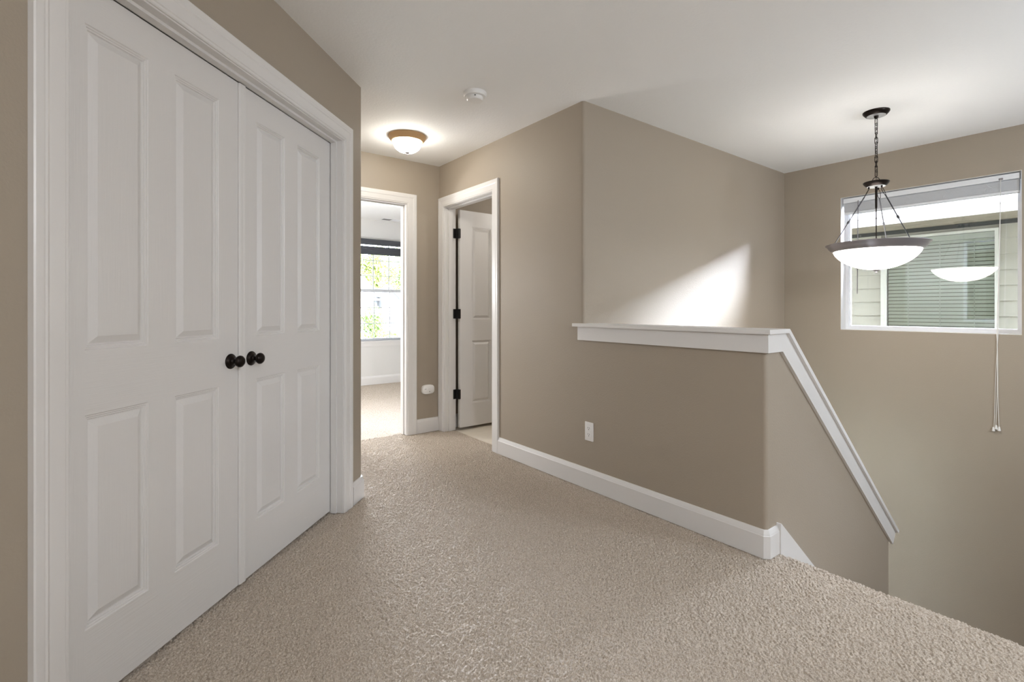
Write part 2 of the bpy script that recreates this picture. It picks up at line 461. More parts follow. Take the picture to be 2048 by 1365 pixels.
# floors ------------------------------------------------------------
def carpet_grid(name, label, x0, x1, y0, y1, step, hall=True):
    nx = int((x1-x0)/step); ny = int((y1-y0)/step)
    S = np.linspace(x0, x1, nx); Y = np.linspace(y0, y1, ny)
    sx, sy = np.meshgrid(S, Y, indexing='ij'); sx0 = sx
    cs = .0064                                       # tuft spacing
    ox, oy = x0-.05, y0-.05
    gx = np.floor((sx-ox)/cs).astype(int); gy = np.floor((sy-oy)/cs).astype(int)
    NX, NY = int((x1-ox)/cs)+6, int((y1-oy)/cs)+6
    jx = RNG.uniform(-.48,.48,(NX,NY)); jy = RNG.uniform(-.48,.48,(NX,NY)); hh = RNG.uniform(.35,1.0,(NX,NY))
    lx = RNG.uniform(-.35,.35,(NX,NY)); ly = RNG.uniform(-.35,.35,(NX,NY))
    best = np.full(sx.shape, -9.0)
    for dx in (-1,0,1):
        for dy in (-1,0,1):
            ix = np.clip(gx+dx+1,0,NX-1); iy = np.clip(gy+dy+1,0,NY-1)
            ux = ((sx-ox)/cs-(gx+dx+.5)-jx[ix,iy]); uy = ((sy-oy)/cs-(gy+dy+.5)-jy[ix,iy])
            v = hh[ix,iy]*(1-.9*(ux*ux+uy*uy)) + .35*(ux*lx[ix,iy]+uy*ly[ix,iy])
            best = np.maximum(best, v)
    best = np.clip(best, -.6, 1.2)
    # slow unevenness of the pile
    low = np.zeros_like(sx)
    for _ in range(14):
        k = RNG.uniform(8,60); a = RNG.uniform(0,2*PI); low += np.sin(k*(sx*np.cos(a)+sy*np.sin(a))+RNG.uniform(0,6.28))/14
    d = .0130*(best-.62) + .0035*low - .003
    d *= 1.0
    R = .030
    xf = XE-R
    a = np.clip((sx-xf)/R, 0, PI/2)
    over = np.maximum(sx-xf-R*PI/2, 0)
    px = np.where((sx < xf) | (not hall), sx, xf + (R+d)*np.sin(a))
    pz = np.where((sx < xf) | (not hall), d, -R + (R+d)*np.cos(a) - over)
    V = np.stack([px, sy, pz], -1).reshape(-1,3).astype(np.float32)
    # keep only cells on the landing and hall floor
    cxs = (sx[:-1,:-1]); cys = (sy[:-1,:-1])
    keep = np.ones(cxs.shape, bool)
    if hall:
      keep = (cxs - cys > KW-.16) | ((cxs > XL-.02) & (cys > YL-.05))
      keep &= ~((cys > YF+.02) & ((cxs < 1.1) | (cxs > 1.98)))
      keep &= ~((cys > YK+.03) & (cxs > XH+.02) & ~((cys > 3.20) & (cys < 4.01) & (cxs < XH+WT-.02)))
    idx = np.arange(nx*ny).reshape(nx,ny)
    q = np.stack([idx[:-1,:-1], idx[1:,:-1], idx[1:,1:], idx[:-1,1:]], -1)[keep]
    used = np.unique(q); remap = np.full(nx*ny, -1, np.int64); remap[used] = np.arange(len(used))
    V = V[used]; q = remap[q].astype(np.int32)
    me = bpy.data.meshes.new(name)
    me.vertices.add(len(V)); me.vertices.foreach_set('co', V.ravel())
    me.loops.add(q.size); me.loops.foreach_set('vertex_index', q.ravel())
    me.polygons.add(len(q)); me.polygons.foreach_set('loop_start', np.arange(0,q.size,4,dtype=np.int32))
    me.update(calc_edges=True); me.validate()
    me.polygons.foreach_set('use_smooth', np.ones(len(q), bool))
    me.materials.append(M_carpet)
    o = bpy.data.objects.new(name, me); C.objects.link(o)
    return tag(o, label, 'carpet', kind='structure')
carpet_grid('floor', 'beige cut pile carpet over the hall and landing', -.6, XE + .12, -.35, YF + .08, .0028)
carpet_grid('floor_bedroom', 'sunlit pale carpet in the bedroom beyond the doorway', .9, 4.0, YF + .08, YW2, .0062, False)
bm = bmesh.new()
prism(bm, [(XB-WT,YBK-WT),(SX-.04,YBK-WT),(SX-.04,YK+.02),(XH+WT,YK+.02),(XH+WT,YB),(XH+WT,YF+.0),(XL-.3,YF),(-3.2,1.6),(-3.2,0)], -.2, -.012)
struct('floor_base', bm, M_carpet, 'carpet base under the hall', 'floor')
bm = bmesh.new()
box(bm, (-.5, YF, -.2), (4.7, YW2+.15, -.012))
struct('floor_bedroom_base', bm, M_carpet, 'bedroom floor base', 'floor')
bm = bmesh.new()
box(bm, (XH+WT, YB, -.2), (4.6, YF, -.006))
struct('floor_tile', bm, M_tile, 'pale tile floor of the room behind the open door', 'floor')
bm = bmesh.new()
box(bm, (XH+WT-.028, 3.227, -.01), (XH+WT-.018, 3.985, .004))
# stairs down
bm = bmesh.new()
run, rise = .226, .195
pts = [(SX-.05,-2.9)]
x, z = SX-.02, -.195
pts += [(SX-.05,-.195)]
for k in range(7):
    pts += [(SX-.03+run*(k+1), -rise*(k+1)), (SX-.03+run*(k+1), -rise*(k+2))]
pts += [(XW, -rise*8), (XW, -2.9)]
prism(bm, pts, -.3, YK, 'y')
struct('floor_stairs', bm, M_carpet, 'carpeted steps going down along the sloping wall', 'stairs')
bm = bmesh.new()
box(bm, (3.6, YK+WT, -3.0), (XW, YB, -rise*8)); box(bm, (SX-.05, YBK, -3.0), (XW, -.3, -2.88))
struct('floor_stair_landing', bm, M_carpet, 'carpeted landing at the turn of the stairs', 'floor')

# ------------------------------------------------------------------ baseboards
BB = [(0,0),(.0155,0),(.0155,.100),(.0135,.104),(.0125,.108),(.008,.120),(.006,.125),(0,.126)]
def pt(t, off=0): 
    p = P0 + D*t + ND*off
    return (p.x, p.y)
bm = bmesh.new()
sweep_plan(bm, [pt(2.693), (XL, YL), (XL, YF)], BB, side=-1)
struct('baseboard_left', bm, M_trim, 'white baseboard wrapping the corner right of the closet', 'baseboard')
bm = bmesh.new()
sweep_plan(bm, [(2.016, YF), (2.238, YF)], BB, side=-1)
struct('baseboard_far', bm, M_trim, 'short white baseboard between the two doorways', 'baseboard')
bm = bmesh.new()
sweep_plan(bm, [(XH, 3.137), (XH, YK+.0118), (XH+.0118, YK), (2.346, YK)], BB, side=-1)
struct('baseboard_right', bm, M_trim, 'long white baseboard under the outlet, turning the corner to the stairs', 'baseboard')
bm = bmesh.new()
sweep_plan(bm, [(4.6, YW2), (-.4, YW2)], BB, side=1)
struct('baseboard_bedroom', bm, M_trim, 'white baseboard under the bedroom window', 'baseboard')
bm = bmesh.new()
sweep_plan(bm, [(XH+WT, 4.07), (XH+WT+.003, YF), (4.4, YF)], BB, side=-1)
struct('baseboard_side_room', bm, M_trim, 'white baseboard behind the open door', 'baseboard')
# stair skirt
bm = bmesh.new()
x0 = 2.346
def skt(x): return .134 - SL*(x-x0-.006)
prism(bm, [(x0,-.35),(x0,.137),(x0+.006,.137),(3.86,skt(3.86)),(3.86,-1.7)], YK-.021, YK, 'y')
struct('trim_4', bm, M_trim, 'white stair skirt board starting at the landing edge and sloping down', 'trim')

# ------------------------------------------------------------------ closet doors + casing
REC = -.0680                      # door face behind wall plane
t0, t1 = 1.1165, 2.5875           # jamb faces
bm = bmesh.new()
casing(bm, MC, t0-.005, t1+.005, 2.050, scale=1.05)
tr = struct('trim_1', bm, M_trim, 'wide white moulded casing around the double closet doors', 'trim', smooth=True, ang=.35)
bm = bmesh.new()
box(bm, (t0-.018,-WT,0),(t0,0.001,2.063),MC); box(bm, (t1,-WT,0),(t1+.018,0.001,2.063),MC); box(bm, (t0,-WT,2.045),(t1,0.001,2.063),MC)
obj('jamb', bm, M_trim, tr)
bm = bmesh.new()   # stops in front of the doors
S0, S1 = REC+.004, REC+.036
box(bm, (t1-.009,S0,0),(t1,S1,2.045),MC); box(bm, (t0,S0,0),(t0+.009,S1,2.045),MC); box(bm, (t0+.009,S0,2.034),(t1-.009,S1,2.045),MC)
obj('stop', bm, M_trim, tr)

def knob_part(parent, Mk):
    bm = bmesh.new()
    lathe(bm, [(0,0),(.0295,0),(.0300,.0025),(.0280,.006),(.0255,.0065),(.0245,.009),(.016,.0125),(.0105,.0155),(.0092,.021),(.0105,.026),(.0165,.030),(.0215,.0345),(.0235,.040),(.0225,.0455),(.0185,.0505),(.0120,.0535),(0,.0545)], Mk, 36)
    return obj('knob', bm, M_bronze, parent, smooth=True, ang=.9)

zb = [(.228,.827),(1.008,1.919)]
def six(off): return [(a+off, b+off, *zz) for a, b in ((.0995,.3045),(.4075,.6145)) for zz in zb]
def knob_matrix(t, z):
    o = P0 + D*t + ND*REC
    return Matrix(((D.x, 0, ND.x, o.x), (D.y, 0, ND.y, o.y), (0, 1, 0, z), (0,0,0,1)))
for name, ta, wd, off, lab, kt in (
    ('door_1', t0+.003, .7310, 0, 'white left closet door leaf with four moulded panels and dark knob', 1.797),
    ('door_2', 1.8525, .7320, .0025, 'white right closet door leaf with four moulded panels and dark knob', 1.920)):
    d = thing(name, lab, 'door', tuple(P0 + D*ta + ND*REC), kind='structure')
    bm = bmesh.new()
    leaf(bm, MC @ Matrix.Translation((ta, REC, 0)), wd, .013, 2.032, six(off))
    obj('door_panel', bm, [M_door, M_door_rail], d)
    if name == 'door_1':
        bm = bmesh.new()
        prof = [(-.016,0),(-.0165,.006),(-.012,.009),(-.004,.0095),(.006,.0095),(.010,.0105),(.018,.0105),(.0195,.008),(.0195,0)]
        prism(bm, [(p[0]+1.854, p[1]+REC+.0005) for p in prof], .016, 2.030, 'z', MC)
        obj('astragal', bm, M_trim, d)
    knob_part(d, knob_matrix(kt, .917))

# ------------------------------------------------------------------ bedroom doorway trim
MF = frame((0, YF, 0), (1,0,0), (0,-1,0))
bm = bmesh.new()
casing(bm, MF, 1.155, 1.925, 2.050, scale=1.06)
tr = struct('trim_2', bm, M_trim, 'white casing of the bedroom doorway at the hall end', 'trim', smooth=True, ang=.35)
bm = bmesh.new()
box(bm, (1.142,-WT,0),(1.160,.001,2.063),MF); box(bm, (1.920,-WT,0),(1.938,.001,2.063),MF); box(bm, (1.160,-WT,2.045),(1.920,.001,2.063),MF)
obj('jamb', bm, M_trim, tr)
bm = bmesh.new()
box(bm, (1.160,-.080,0),(1.171,-.040,2.045),MF); box(bm, (1.909,-.080,0),(1.920,-.040,2.045),MF); box(bm, (1.171,-.080,2.034),(1.909,-.040,2.045),MF)
obj('stop', bm, M_trim, tr)
# ------------------------------------------------------------------ side room doorway + open door
bm = bmesh.new()
casing(bm, MR, 3.222, 3.990, 2.050, scale=1.03)
tr = struct('trim_3', bm, M_trim, 'white casing of the right doorway with the open door', 'trim', smooth=True, ang=.35)
bm = bmesh.new()
box(bm, (3.209,-WT,0),(3.227,.001,2.063),MR); box(bm, (3.985,-WT,0),(4.003,.001,2.063),MR); box(bm, (3.227,-WT,2.045),(3.985,.001,2.063),MR)
obj('jamb', bm, M_trim, tr)
bm = bmesh.new()
box(bm, (3.227,-.075,0),(3.238,-.038,2.045),MR); box(bm, (3.974,-.075,0),(3.985,-.038,2.045),MR); box(bm, (3.238,-.075,2.034),(3.974,-.038,2.045),MR)
obj('stop', bm, M_trim, tr)
# leaf swung into the side room, face towards -Y
DX0, DY = 2.392, 3.948
d = thing('door_3', 'white open door with two black-hinged tall panels in the right doorway', 'door', (DX0, DY, 0), kind='structure')
d['label'] = 'white panelled door standing open on black hinges in the right doorway'
MD = frame((DX0, DY, 0), (1,.0,0), (0,-1,0))
bm = bmesh.new()
leaf(bm, MD, .755, .022, 2.036, [(a, b, *zz) for a, b in ((.128,.345),(.430,.640)) for zz in ((.235,.822),(1.020,1.890))])
obj('door_panel', bm, [M_door, M_door_rail], d)
for z in (.332, 1.075, 1.818):
    bm = bmesh.new()
    tube(bm, [(XH+WT+.010, 3.975, z-.045), (XH+WT+.010, 3.975, z+.045)], .007, 10)
    box(bm, (XH+WT-.026, 3.979, z-.044), (XH+WT+.012, 3.984, z+.044))      # leaf on jamb
    box(bm, (XH+WT+.008, 3.9445, z-.044), (XH+WT+.024, 3.975, z+.044))      # leaf on door edge
    box(bm, (DX0-.001, DY-.0015, z-.044), (DX0+.006, DY, z+.044))
    obj('hinge', bm, M_black, d)

# ------------------------------------------------------------------ half wall cap
CY0, CY1 = YK-.015, YB+.036      # apron run along the hall
def offset_poly(x0, z0, x1, drop):
    """line parallel to the cap top, drop measured square to it; returns bend point and end point"""
    k = math.tan(math.atan(SL)/2)
    return x0 - drop*k, z0 - drop
ct = thing('trim_5', 'white cap and apron on the half wall, bending down along the stairs', 'trim', (XH, YK, 1.0), kind='structure')
def cap_profile(h0, h1, xs, xend_top, perp):
    """XZ strip between square-distances h0..h1 below the cap top line, from xs to the bend to a square-cut end"""
    k = math.tan(math.atan(SL)/2)
    th = math.atan(SL); nx, nz = -math.sin(th), -math.cos(th)      # pointing down square to slope
    e = Vector((xend_top, captop(xend_top)))
    b0 = (capx0-h0*k, capz0-h0); b1 = (capx0-h1*k, capz0-h1)
    e0 = (e.x+nx*h0, e.y+nz*h0); e1 = (e.x+nx*h1, e.y+nz*h1)
    return [(xs, capz0-h0), b0, e0, e1, b1, (xs, capz0-h1)]
CT = .020
# boards: cap along the hall, sloping cap, aprons
bm = bmesh.new()
box(bm, (XH-.031, YK-.030, capz0-CT), (XH-.0005, YB+.070, capz0))
box(bm, (XH-.0005, YK-.030, capz0-CT), (XH+WT+.03, YB-.0005, capz0))
bmesh.ops.remove_doubles(bm, verts=bm.verts[:], dist=1e-5)
obj('cap_board', bm, M_trim, ct)
bm = bmesh.new()
prism(bm, cap_profile(0, CT, XH+WT+.03, 4.017, True), YK-.030, YK+WT+.030, 'y')
obj('sloping_cap_board', bm, M_trim, ct)
bm = bmesh.new()
box(bm, (XH-.0155, YK, .925), (XH, CY1, capz0-CT))
obj('apron', bm, M_trim, ct)
bm = bmesh.new()
prism(bm, cap_profile(CT, .105, XH-.0155, 4.012, True), YK-.0155, YK, 'y')
prism(bm, cap_profile(CT, .105, XH+WT, 4.012, True), YK+WT, YK+WT+.0155, 'y')
prism(bm, cap_profile(CT, .0905, 3.0, 4.012, True)[1:5][1:3] + [(xe, captop(xe)-.06-.045), (xe, captop(xe)-.03)], YK, YK+WT, 'y')
obj('sloping_apron', bm, M_trim, ct)

# ------------------------------------------------------------------ stairwell window
win = thing('window_1', 'white framed stairwell window under a raised blind', 'window', (XW+.11, (WY0+WY1)/2, WZ0), kind='structure')
bm = bmesh.new()
fx0, fx1 = XW+.108, XW+.158
fw = .034
def rect_frame(bm, x0, x1, a0, a1, b0, b1, w, wb=None):
    wb = wb or w
    box(bm, (x0, a0, b0), (x1, a0+w, b1)); box(bm, (x0, a1-w, b0), (x1, a1, b1))
    box(bm, (x0, a0+w, b0), (x1, a1-w, b0+wb)); box(bm, (x0, a0+w, b1-w), (x1, a1-w, b1))
rect_frame(bm, fx0, fx1, WY0, WY1, WZ0, WZ1, .026)
obj('frame', bm, M_vinyl, win)
bm = bmesh.new()
rect_frame(bm, fx0+.014, fx1-.008, WY0+.026, WY1-.026, WZ0+.026, WZ1-.026, .010)
obj('bead', bm, M_vinyl, win)
bm = bmesh.new()
box(bm, (XW+.130, WY0+.03, WZ0+.03), (XW+.134, WY1-.03, WZ1-.03))
obj('pane', bm, M_glass, win)
# painted reveal liner
bm = bmesh.new()
rl = .003
box(bm, (XW, WY0, WZ0), (XW+.108, WY0+rl, WZ1)); box(bm, (XW, WY1-rl, WZ0), (XW+.108, WY1, WZ1))
box(bm, (XW, WY0, WZ0), (XW+.108, WY1, WZ0+rl)); box(bm, (XW, WY0, WZ1-rl), (XW+.108, WY1, WZ1))
obj('reveal', bm, M_white_wall, win)

# blind, raised
bx0, bx1 = XW+.012, XW+.062
by0, by1 = WY0+.012, WY1-.018
bl = thing('window_blind', 'raised white horizontal blind stacked at the top of the stairwell window', 'blind', ((bx0+bx1)/2, (by0+by1)/2, 2.10))
bm = bmesh.new(); bbox(bm, (bx0-.002, by0, 2.062), (bx1, by1, 2.103), .003, 2); obj('head_rail', bm, M_blind, bl)
bm = bmesh.new()
n = 24
for i in range(n):
    z = 1.982 + i*(2.058-1.982)/n
    dx = random.uniform(-.0015,.0015)
    box(bm, (bx0+.004+dx, by0+.004, z), (bx1-.002+dx, by1-.004, z+.0017))
obj('slats', bm, M_blind, bl)
bm = bmesh.new(); bbox(bm, (bx0+.002, by0+.004, 1.962), (bx1-.002, by1-.004, 1.980), .003, 2); obj('bottom_rail', bm, M_blind, bl)
for yy in (by0+.16, by0+.40, (by0+by1)/2+.08, by1-.22):
    bm = bmesh.new()
    for k in range(3):
        pts = []
        for i in range(15):
            a = i/14*2*PI
            pts.append((bx0-.004-.004*abs(math.sin(a)), yy+.012*(k-1)+.014*math.sin(a*1.5+k), 2.05-.075*(i/14)+.008*math.sin(a*2+k)))
        tube(bm, pts, .0009, 6)
    obj('ladder_cord', bm, M_blind, bl)
bm = bmesh.new(); tube(bm, [(bx0-.010, 1.604, 2.07), (bx0-.012, 1.610, 1.254)], .0035, 6); tube(bm, [(bx0, 1.604, 2.07), (bx0-.010, 1.604, 2.07)], .003, 6)
o = obj('tilt_wand', bm, M_pewter, bl); o['label'] = 'thin grey tilt wand'
bm = bmesh.new(); bbox(bm, (bx0-.006, .688, 2.066), (bx0+.001, .712, 2.080), .002, 1); obj('cord_lock', bm, M_pewter, bl)
# cords drape over the sill lip and hang
for k, (ye, ze) in enumerate(((.737,.236), (.722,.252), (.706,.244))):
    bm = bmesh.new()
    y1 = .716 + .004*(k-1)
    pts = [(bx0-.005, .700, 2.07), (bx0-.006, .706+.002*k, 1.5), (XW+.002, y1, .99), (XW-.006, y1, .93)]
    for i in range(1, 10):
        f = i/9
        pts.append((XW-.006-.002*(k % 2), y1+(ye-y1)*f + .0025*math.sin(f*5+k*2), .93+(ze+.012-.93)*f))
    tube(bm, pts, .0016, 6)
    cd = obj('lift_cord', bm, M_cord, bl)
    bm = bmesh.new()
    lathe(bm, [(0,.016),(.0045,.015),(.0065,.004),(.0095,-.010),(.0095,-.014),(0,-.016)], Matrix.Translation((XW-.0105, ye, ze)), 14)
    obj('tassel', bm, M_plastic, cd, smooth=True)

# ------------------------------------------------------------------ pendant light
PX, PY = 3.925, 1.150
cr = Vector((.7889, -.6145, 0)); cf = Vector((.6145, .7889, 0))
pl = thing('pendant_light', 'bowl pendant light on a dark chain in front of the stairwell window', 'pendant light', (PX, PY, CEIL))
T = lambda z: Matrix.Translation((PX, PY, z))
bm = bmesh.new(); lathe(bm, [(0,0),(.076,0),(.076,-.006),(.071,-.014),(.062,-.024),(.056,-.0285),(.050,-.027),(.014,-.028),(.012,-.040),(.008,-.046),(0,-.046)], T(CEIL), 44)
obj('canopy', bm, M_bronze, pl, smooth=True)
M_bowl_reflection = mat('bowl_reflection', (.62,.62,.63), .28, metal=.6)  # pale colour stands in for the lit bowl mirrored in dark metal
bm = bmesh.new(); lathe(bm, [(.012,-.0285),(.053,-.0285),(.053,-.027),(.012,-.027)], T(CEIL), 44, close=True)
o = obj('canopy_reflection', bm, M_bowl_reflection, pl, smooth=True); o['label'] = 'pale disc painted as the reflection of the lit bowl'
def link_bm(zc, rot, L=.0225, W=.0085, r=.0020):
    bm = bmesh.new(); pts = []
    for i in range(20):
        a = 2*PI*i/20
        x = W*math.cos(a); z = (L-W)*(1 if math.sin(a) > 0 else -1) + W*math.sin(a)
        pts.append((PX+x*math.cos(rot), PY+x*math.sin(rot), zc+z))
    tube(bm, pts, r, 6, closed=True)
    return bm
ztop, zbot = CEIL-.052, 2.012
nl = 12
base = -.66
for i in range(nl):
    zc = ztop - (i+.5)*(ztop-zbot)/nl
    obj('chain_link', link_bm(zc, base + (PI/2 if i % 2 else 0) + .25*math.sin(i*1.3)), M_bronze, pl, smooth=True)
bm = bmesh.new()
tube(bm, [(PX+.0015*math.sin(i*.9), PY+.0015*math.cos(i*1.1), CEIL-.04-(CEIL-.04-1.96)*i/24) for i in range(25)], .0014, 6)
obj('power_cord', bm, M_bronze, pl, smooth=True)
bm = bmesh.new(); pts = [Vector((PX,PY,1.968)) + cr*.027*math.cos(a) + Vector((0,0,.034*math.sin(a))) for a in np.linspace(0, PI, 13)]
tube(bm, pts, .0022, 7); obj('hub_loop', bm, M_bronze, pl, smooth=True)
bm = bmesh.new(); lathe(bm, [(0,1.970),(.072,1.970),(.0745,1.966),(.070,1.957),(.060,1.946),(.054,1.941),(.012,1.940),(0,1.938)], T(0), 44)
obj('hub', bm, M_bronze, pl, smooth=True)
bm = bmesh.new(); lathe(bm, [(.010,1.9385),(.052,1.9385),(.052,1.9405),(.010,1.9405)], T(0), 44, close=True)
o = obj('hub_reflection', bm, M_bowl_reflection, pl, smooth=True); o['label'] = 'pale disc painted as the reflection of the lit bowl'
bm = bmesh.new(); tube(bm, [(PX,PY,1.940),(PX,PY,1.80),(PX,PY,1.79),(PX,PY,1.56)], [.0075,.0065,.0035,.0035], 10)
obj('center_stem', bm, M_bronze, pl, smooth=True)
RIM = .291
for ph in (-69, 51, 171):
    a = math.radians(ph)
    u = cr*math.sin(a) + cf*math.cos(a)
    hook = Vector((PX,PY,1.938)) + u*.042
    top = Vector((PX,PY,1.872)) + u*.068
    bot = Vector((PX,PY,1.556)) + u*.245
    dirv = (bot-top).normalized()
    bm = bmesh.new(); tube(bm, [hook+Vector((0,0,.002)), hook-Vector((0,0,.012))], .0055, 8)
    c0 = hook-Vector((0,0,.014)); c1 = top
    side = u.cross(Vector((0,0,1)))
    pts = []
    ax = (c1-c0); L = ax.length/2; ax = ax.normalized()
    for i in range(18):
        q = 2*PI*i/18
        pts.append((c0+c1)/2 + ax*(L+.003)*math.cos(q) + side*.0085*math.sin(q))
    tube(bm, pts, .0018, 6, closed=True)
    obj('rod_link', bm, M_bronze, pl, smooth=True)
    mid = top + (bot-top)*.52
    bm = bmesh.new(); tube(bm, [top, top+dirv*.02, mid], [.0042,.0036,.0032], 8); tube(bm, [mid, bot], .0030, 8)
    rd = obj('rod', bm, M_rod, pl, smooth=True)
    bm = bmesh.new(); Mq = dirv.to_track_quat('Z','Y').to_matrix().to_4x4(); Mq.translation = mid
    lathe(bm, [(0,-.012),(.005,-.011),(.007,-.004),(.007,.004),(.005,.011),(0,.012)], Mq, 12)
    obj('rod_collar', bm, M_rod, rd, smooth=True)
    bm = bmesh.new()
    lathe(bm, [(0,-.012),(.006,-.010),(.0075,0),(.006,.008),(0,.010)], Matrix.Translation(Vector((PX,PY,1.540))+u*.262), 12)
    obj('rod_foot', bm, M_rod, rd, smooth=True)
bm = bmesh.new()
lathe(bm, [(.238,1.556),(.262,1.561),(.285,1.560),(RIM,1.557),(.289,1.551),(.280,1.546),(.276,1.538),(.266,1.526),(.256,1.515),(.249,1.510),(.240,1.510),(.238,1.516)], T(0), 72, close=True)
obj('ring', bm, M_pewter, pl, smooth=True, ang=.8)
bm = bmesh.new()
RC = (.243**2 + .127**2)/(2*.127)
prof = []
for i in range(21):
    r_ = .243*math.sin(PI/2*i/20)
    prof.append((r_, 1.384 + .55*(RC - math.sqrt(RC*RC - r_*r_)) + .45*.127*(1-math.cos(PI/2*i/20))))
prof = [(r_, z_) for r_, z_ in prof]
inner = [(max(r_-.005,0), z_+.005) for r_, z_ in prof][::-1]
lathe(bm, prof + inner, T(0), 72)
bm.faces.ensure_lookup_table()
for k_, f_ in enumerate(bm.faces):
    if k_ > len(bm.faces)/2: f_.material_index = 1
obj('glass_bowl', bm, [M_glow_pend, M_glow_in], pl, smooth=True, ang=1.2)
bm = bmesh.new(); lathe(bm, [(0,1.386),(.024,1.384),(.022,1.380),(.014,1.375),(.006,1.371),(.007,1.366),(.004,1.361),(0,1.360)], T(0), 24)
obj('finial', bm, M_pewter, pl, smooth=True)

# ------------------------------------------------------------------ flush mount light
FX, FY = 1.660, 3.512
fl = thing('ceiling_light', 'lit bronze and glass flush light on the hall ceiling', 'ceiling light', (FX, FY, CEIL))
T2 = Matrix.Translation((FX, FY, CEIL))
bm = bmesh.new(); lathe(bm, [(0,0),(.141,0),(.142,-.008),(.137,-.016),(.134,-.024),(.128,-.030),(.122,-.040),(.117,-.044),(.108,-.044),(.108,-.020),(0,-.020)], T2, 56)
obj('base_ring', bm, M_warm_bronze, fl, smooth=True)
bm = bmesh.new()
prof = [(.1085*math.cos(a)**.8 if a < PI/2-.01 else 0, -.038-.088*math.sin(a)) for a in np.linspace(0, PI/2, 16)]
lathe(bm, prof, T2, 56)
obj('glass_shade', bm, M_glow_hall, fl, smooth=True, ang=1.2)
bm = bmesh.new(); lathe(bm, [(0,-.122),(.019,-.1225),(.020,-.126),(.012,-.132),(.005,-.136),(.0065,-.140),(.004,-.145),(0,-.146)], T2, 20)
obj('finial', bm, M_pewter, fl, smooth=True)

# ------------------------------------------------------------------ smoke detector
SXD, SYD = 1.652, 2.552
sd = thing('smoke_detector', 'round white smoke detector on the ceiling nearer than the flush light', 'smoke detector', (SXD, SYD, CEIL))
T3 = Matrix.Translation((SXD, SYD, CEIL))
bm = bmesh.new(); lathe(bm, [(0,0),(.070,0),(.071,-.004),(.069,-.020),(.064,-.026),(.050,-.027),(0,-.027)], T3, 48); obj('base', bm, M_plastic, sd, smooth=True)
bm = bmesh.new(); lathe(bm, [(0,-.0275),(.050,-.0275),(.0505,-.032),(.049,-.044),(.044,-.049),(.030,-.051),(0,-.051)], T3, 48); obj('cover', bm, M_plastic, sd, smooth=True)
bm = bmesh.new(); box(bm, (SXD-.030, SYD-.045, CEIL-.037), (SXD-.024, SYD-.0395, CEIL-.031)); obj('indicator', bm, M_dark, sd)

# ------------------------------------------------------------------ CO alarm on the far wall
ax0, ax1, az0, az1 = 2.067, 2.185, .347, .431
al = thing('plug_in_alarm', 'small white oval plug-in alarm low on the far wall', 'alarm', ((ax0+ax1)/2, YF, (az0+az1)/2))
def superell(cx_, cz_, a, b, n=3.2, k=40):
    out = []
    for i in range(k):
        t_ = 2*PI*i/k; c_, s_ = math.cos(t_), math.sin(t_)
        out.append((cx_ + a*math.copysign(abs(c_)**(2/n), c_), cz_ + b*math.copysign(abs(s_)**(2/n), s_)))
    return out
bm = bmesh.new(); cxa, cza = (ax0+ax1)/2, (az0+az1)/2
rings = []
for sc, y in ((.97, .001), (1, -.004), (1, -.022), (.96, -.030), (.88, -.034)):
    rings.append([bm.verts.new((p[0], YF+y, p[1])) for p in superell(cxa, cza, .0605*sc, .0425*sc)])
for A, B in zip(rings[:-1], rings[1:]):
    for i in range(40): bm.faces.new((A[i], A[(i+1)%40], B[(i+1)%40], B[i]))
bm.faces.new(rings[0]); bm.faces.new(rings[-1])
obj('body', bm, M_plastic, al, smooth=True, ang=.9)
M_mark = mat('grey_mark', (.20,.20,.20), .6)
bm = bmesh.new()
yf = YF-.0345
for i in range(4): box(bm, (ax0+.019+.0042*i, yf, cza+.001+.0012*i), (ax0+.0215+.0042*i, yf+.002, cza+.007+.0012*i))
bm2 = bmesh.new()
for (u, w) in ((.056,.003),(.064,.003),(.072,.004)): box(bm2, (ax0+u, yf, cza+w), (ax0+u+.003, yf+.002, cza+w+.0025))
obj('printed_mark', bm, M_mark, al)
obj('indicator_dots', bm2, M_mark, al)
bm = bmesh.new(); lathe(bm, [(0,.0),(.004,0),(.004,.002),(0,.002)], Matrix.Translation((cxa+.008, yf+.001, cza-.018)) @ Matrix.Rotation(PI/2, 4, 'X'), 16)
obj('button', bm, M_mark, al)

# ------------------------------------------------------------------ outlet
oy0, oy1, oz0, oz1 = 2.135, 2.206, .299, .416
ou = thing('electrical_outlet', 'white double electrical outlet low on the half wall', 'outlet', (XH, (oy0+oy1)/2, (oz0+oz1)/2))
bm = bmesh.new(); bbox(bm, (XH-.0062, oy0, oz0), (XH+.0005, oy1, oz1), .003, 3); obj('cover_plate', bm, M_plastic, ou, smooth=True)
cyo, czo = (oy0+oy1)/2, (oz0+oz1)/2
for s in (1, -1):
    zc = czo + s*.0195
    bm = bmesh.new()
    prism(bm, superell(cyo, zc, .0165, .0140, 3.5, 28), XH-.0075, XH-.002, 'x')
    so = obj('socket', bm, M_plastic, ou)
    bm = bmesh.new()
    for dy in (-.0065, .0065): box(bm, (XH-.0079, cyo+dy-.0012, zc+.000), (XH-.0072, cyo+dy+.0012, zc+.008))
    lathe(bm, [(0,0),(.0027,0),(.0027,.001),(0,.001)], Matrix.Translation((XH-.0080, cyo, zc-.0065)) @ Matrix.Rotation(PI/2, 4, 'Y'), 12)
    obj('slots', bm, M_dark, so)
bm = bmesh.new(); lathe(bm, [(0,0),(.003,0),(.0035,-.001),(0,-.002)], Matrix.Translation((XH-.006, cyo, czo)) @ Matrix.Rotation(PI/2, 4, 'Y'), 12); obj('screw', bm, M_plastic, ou)

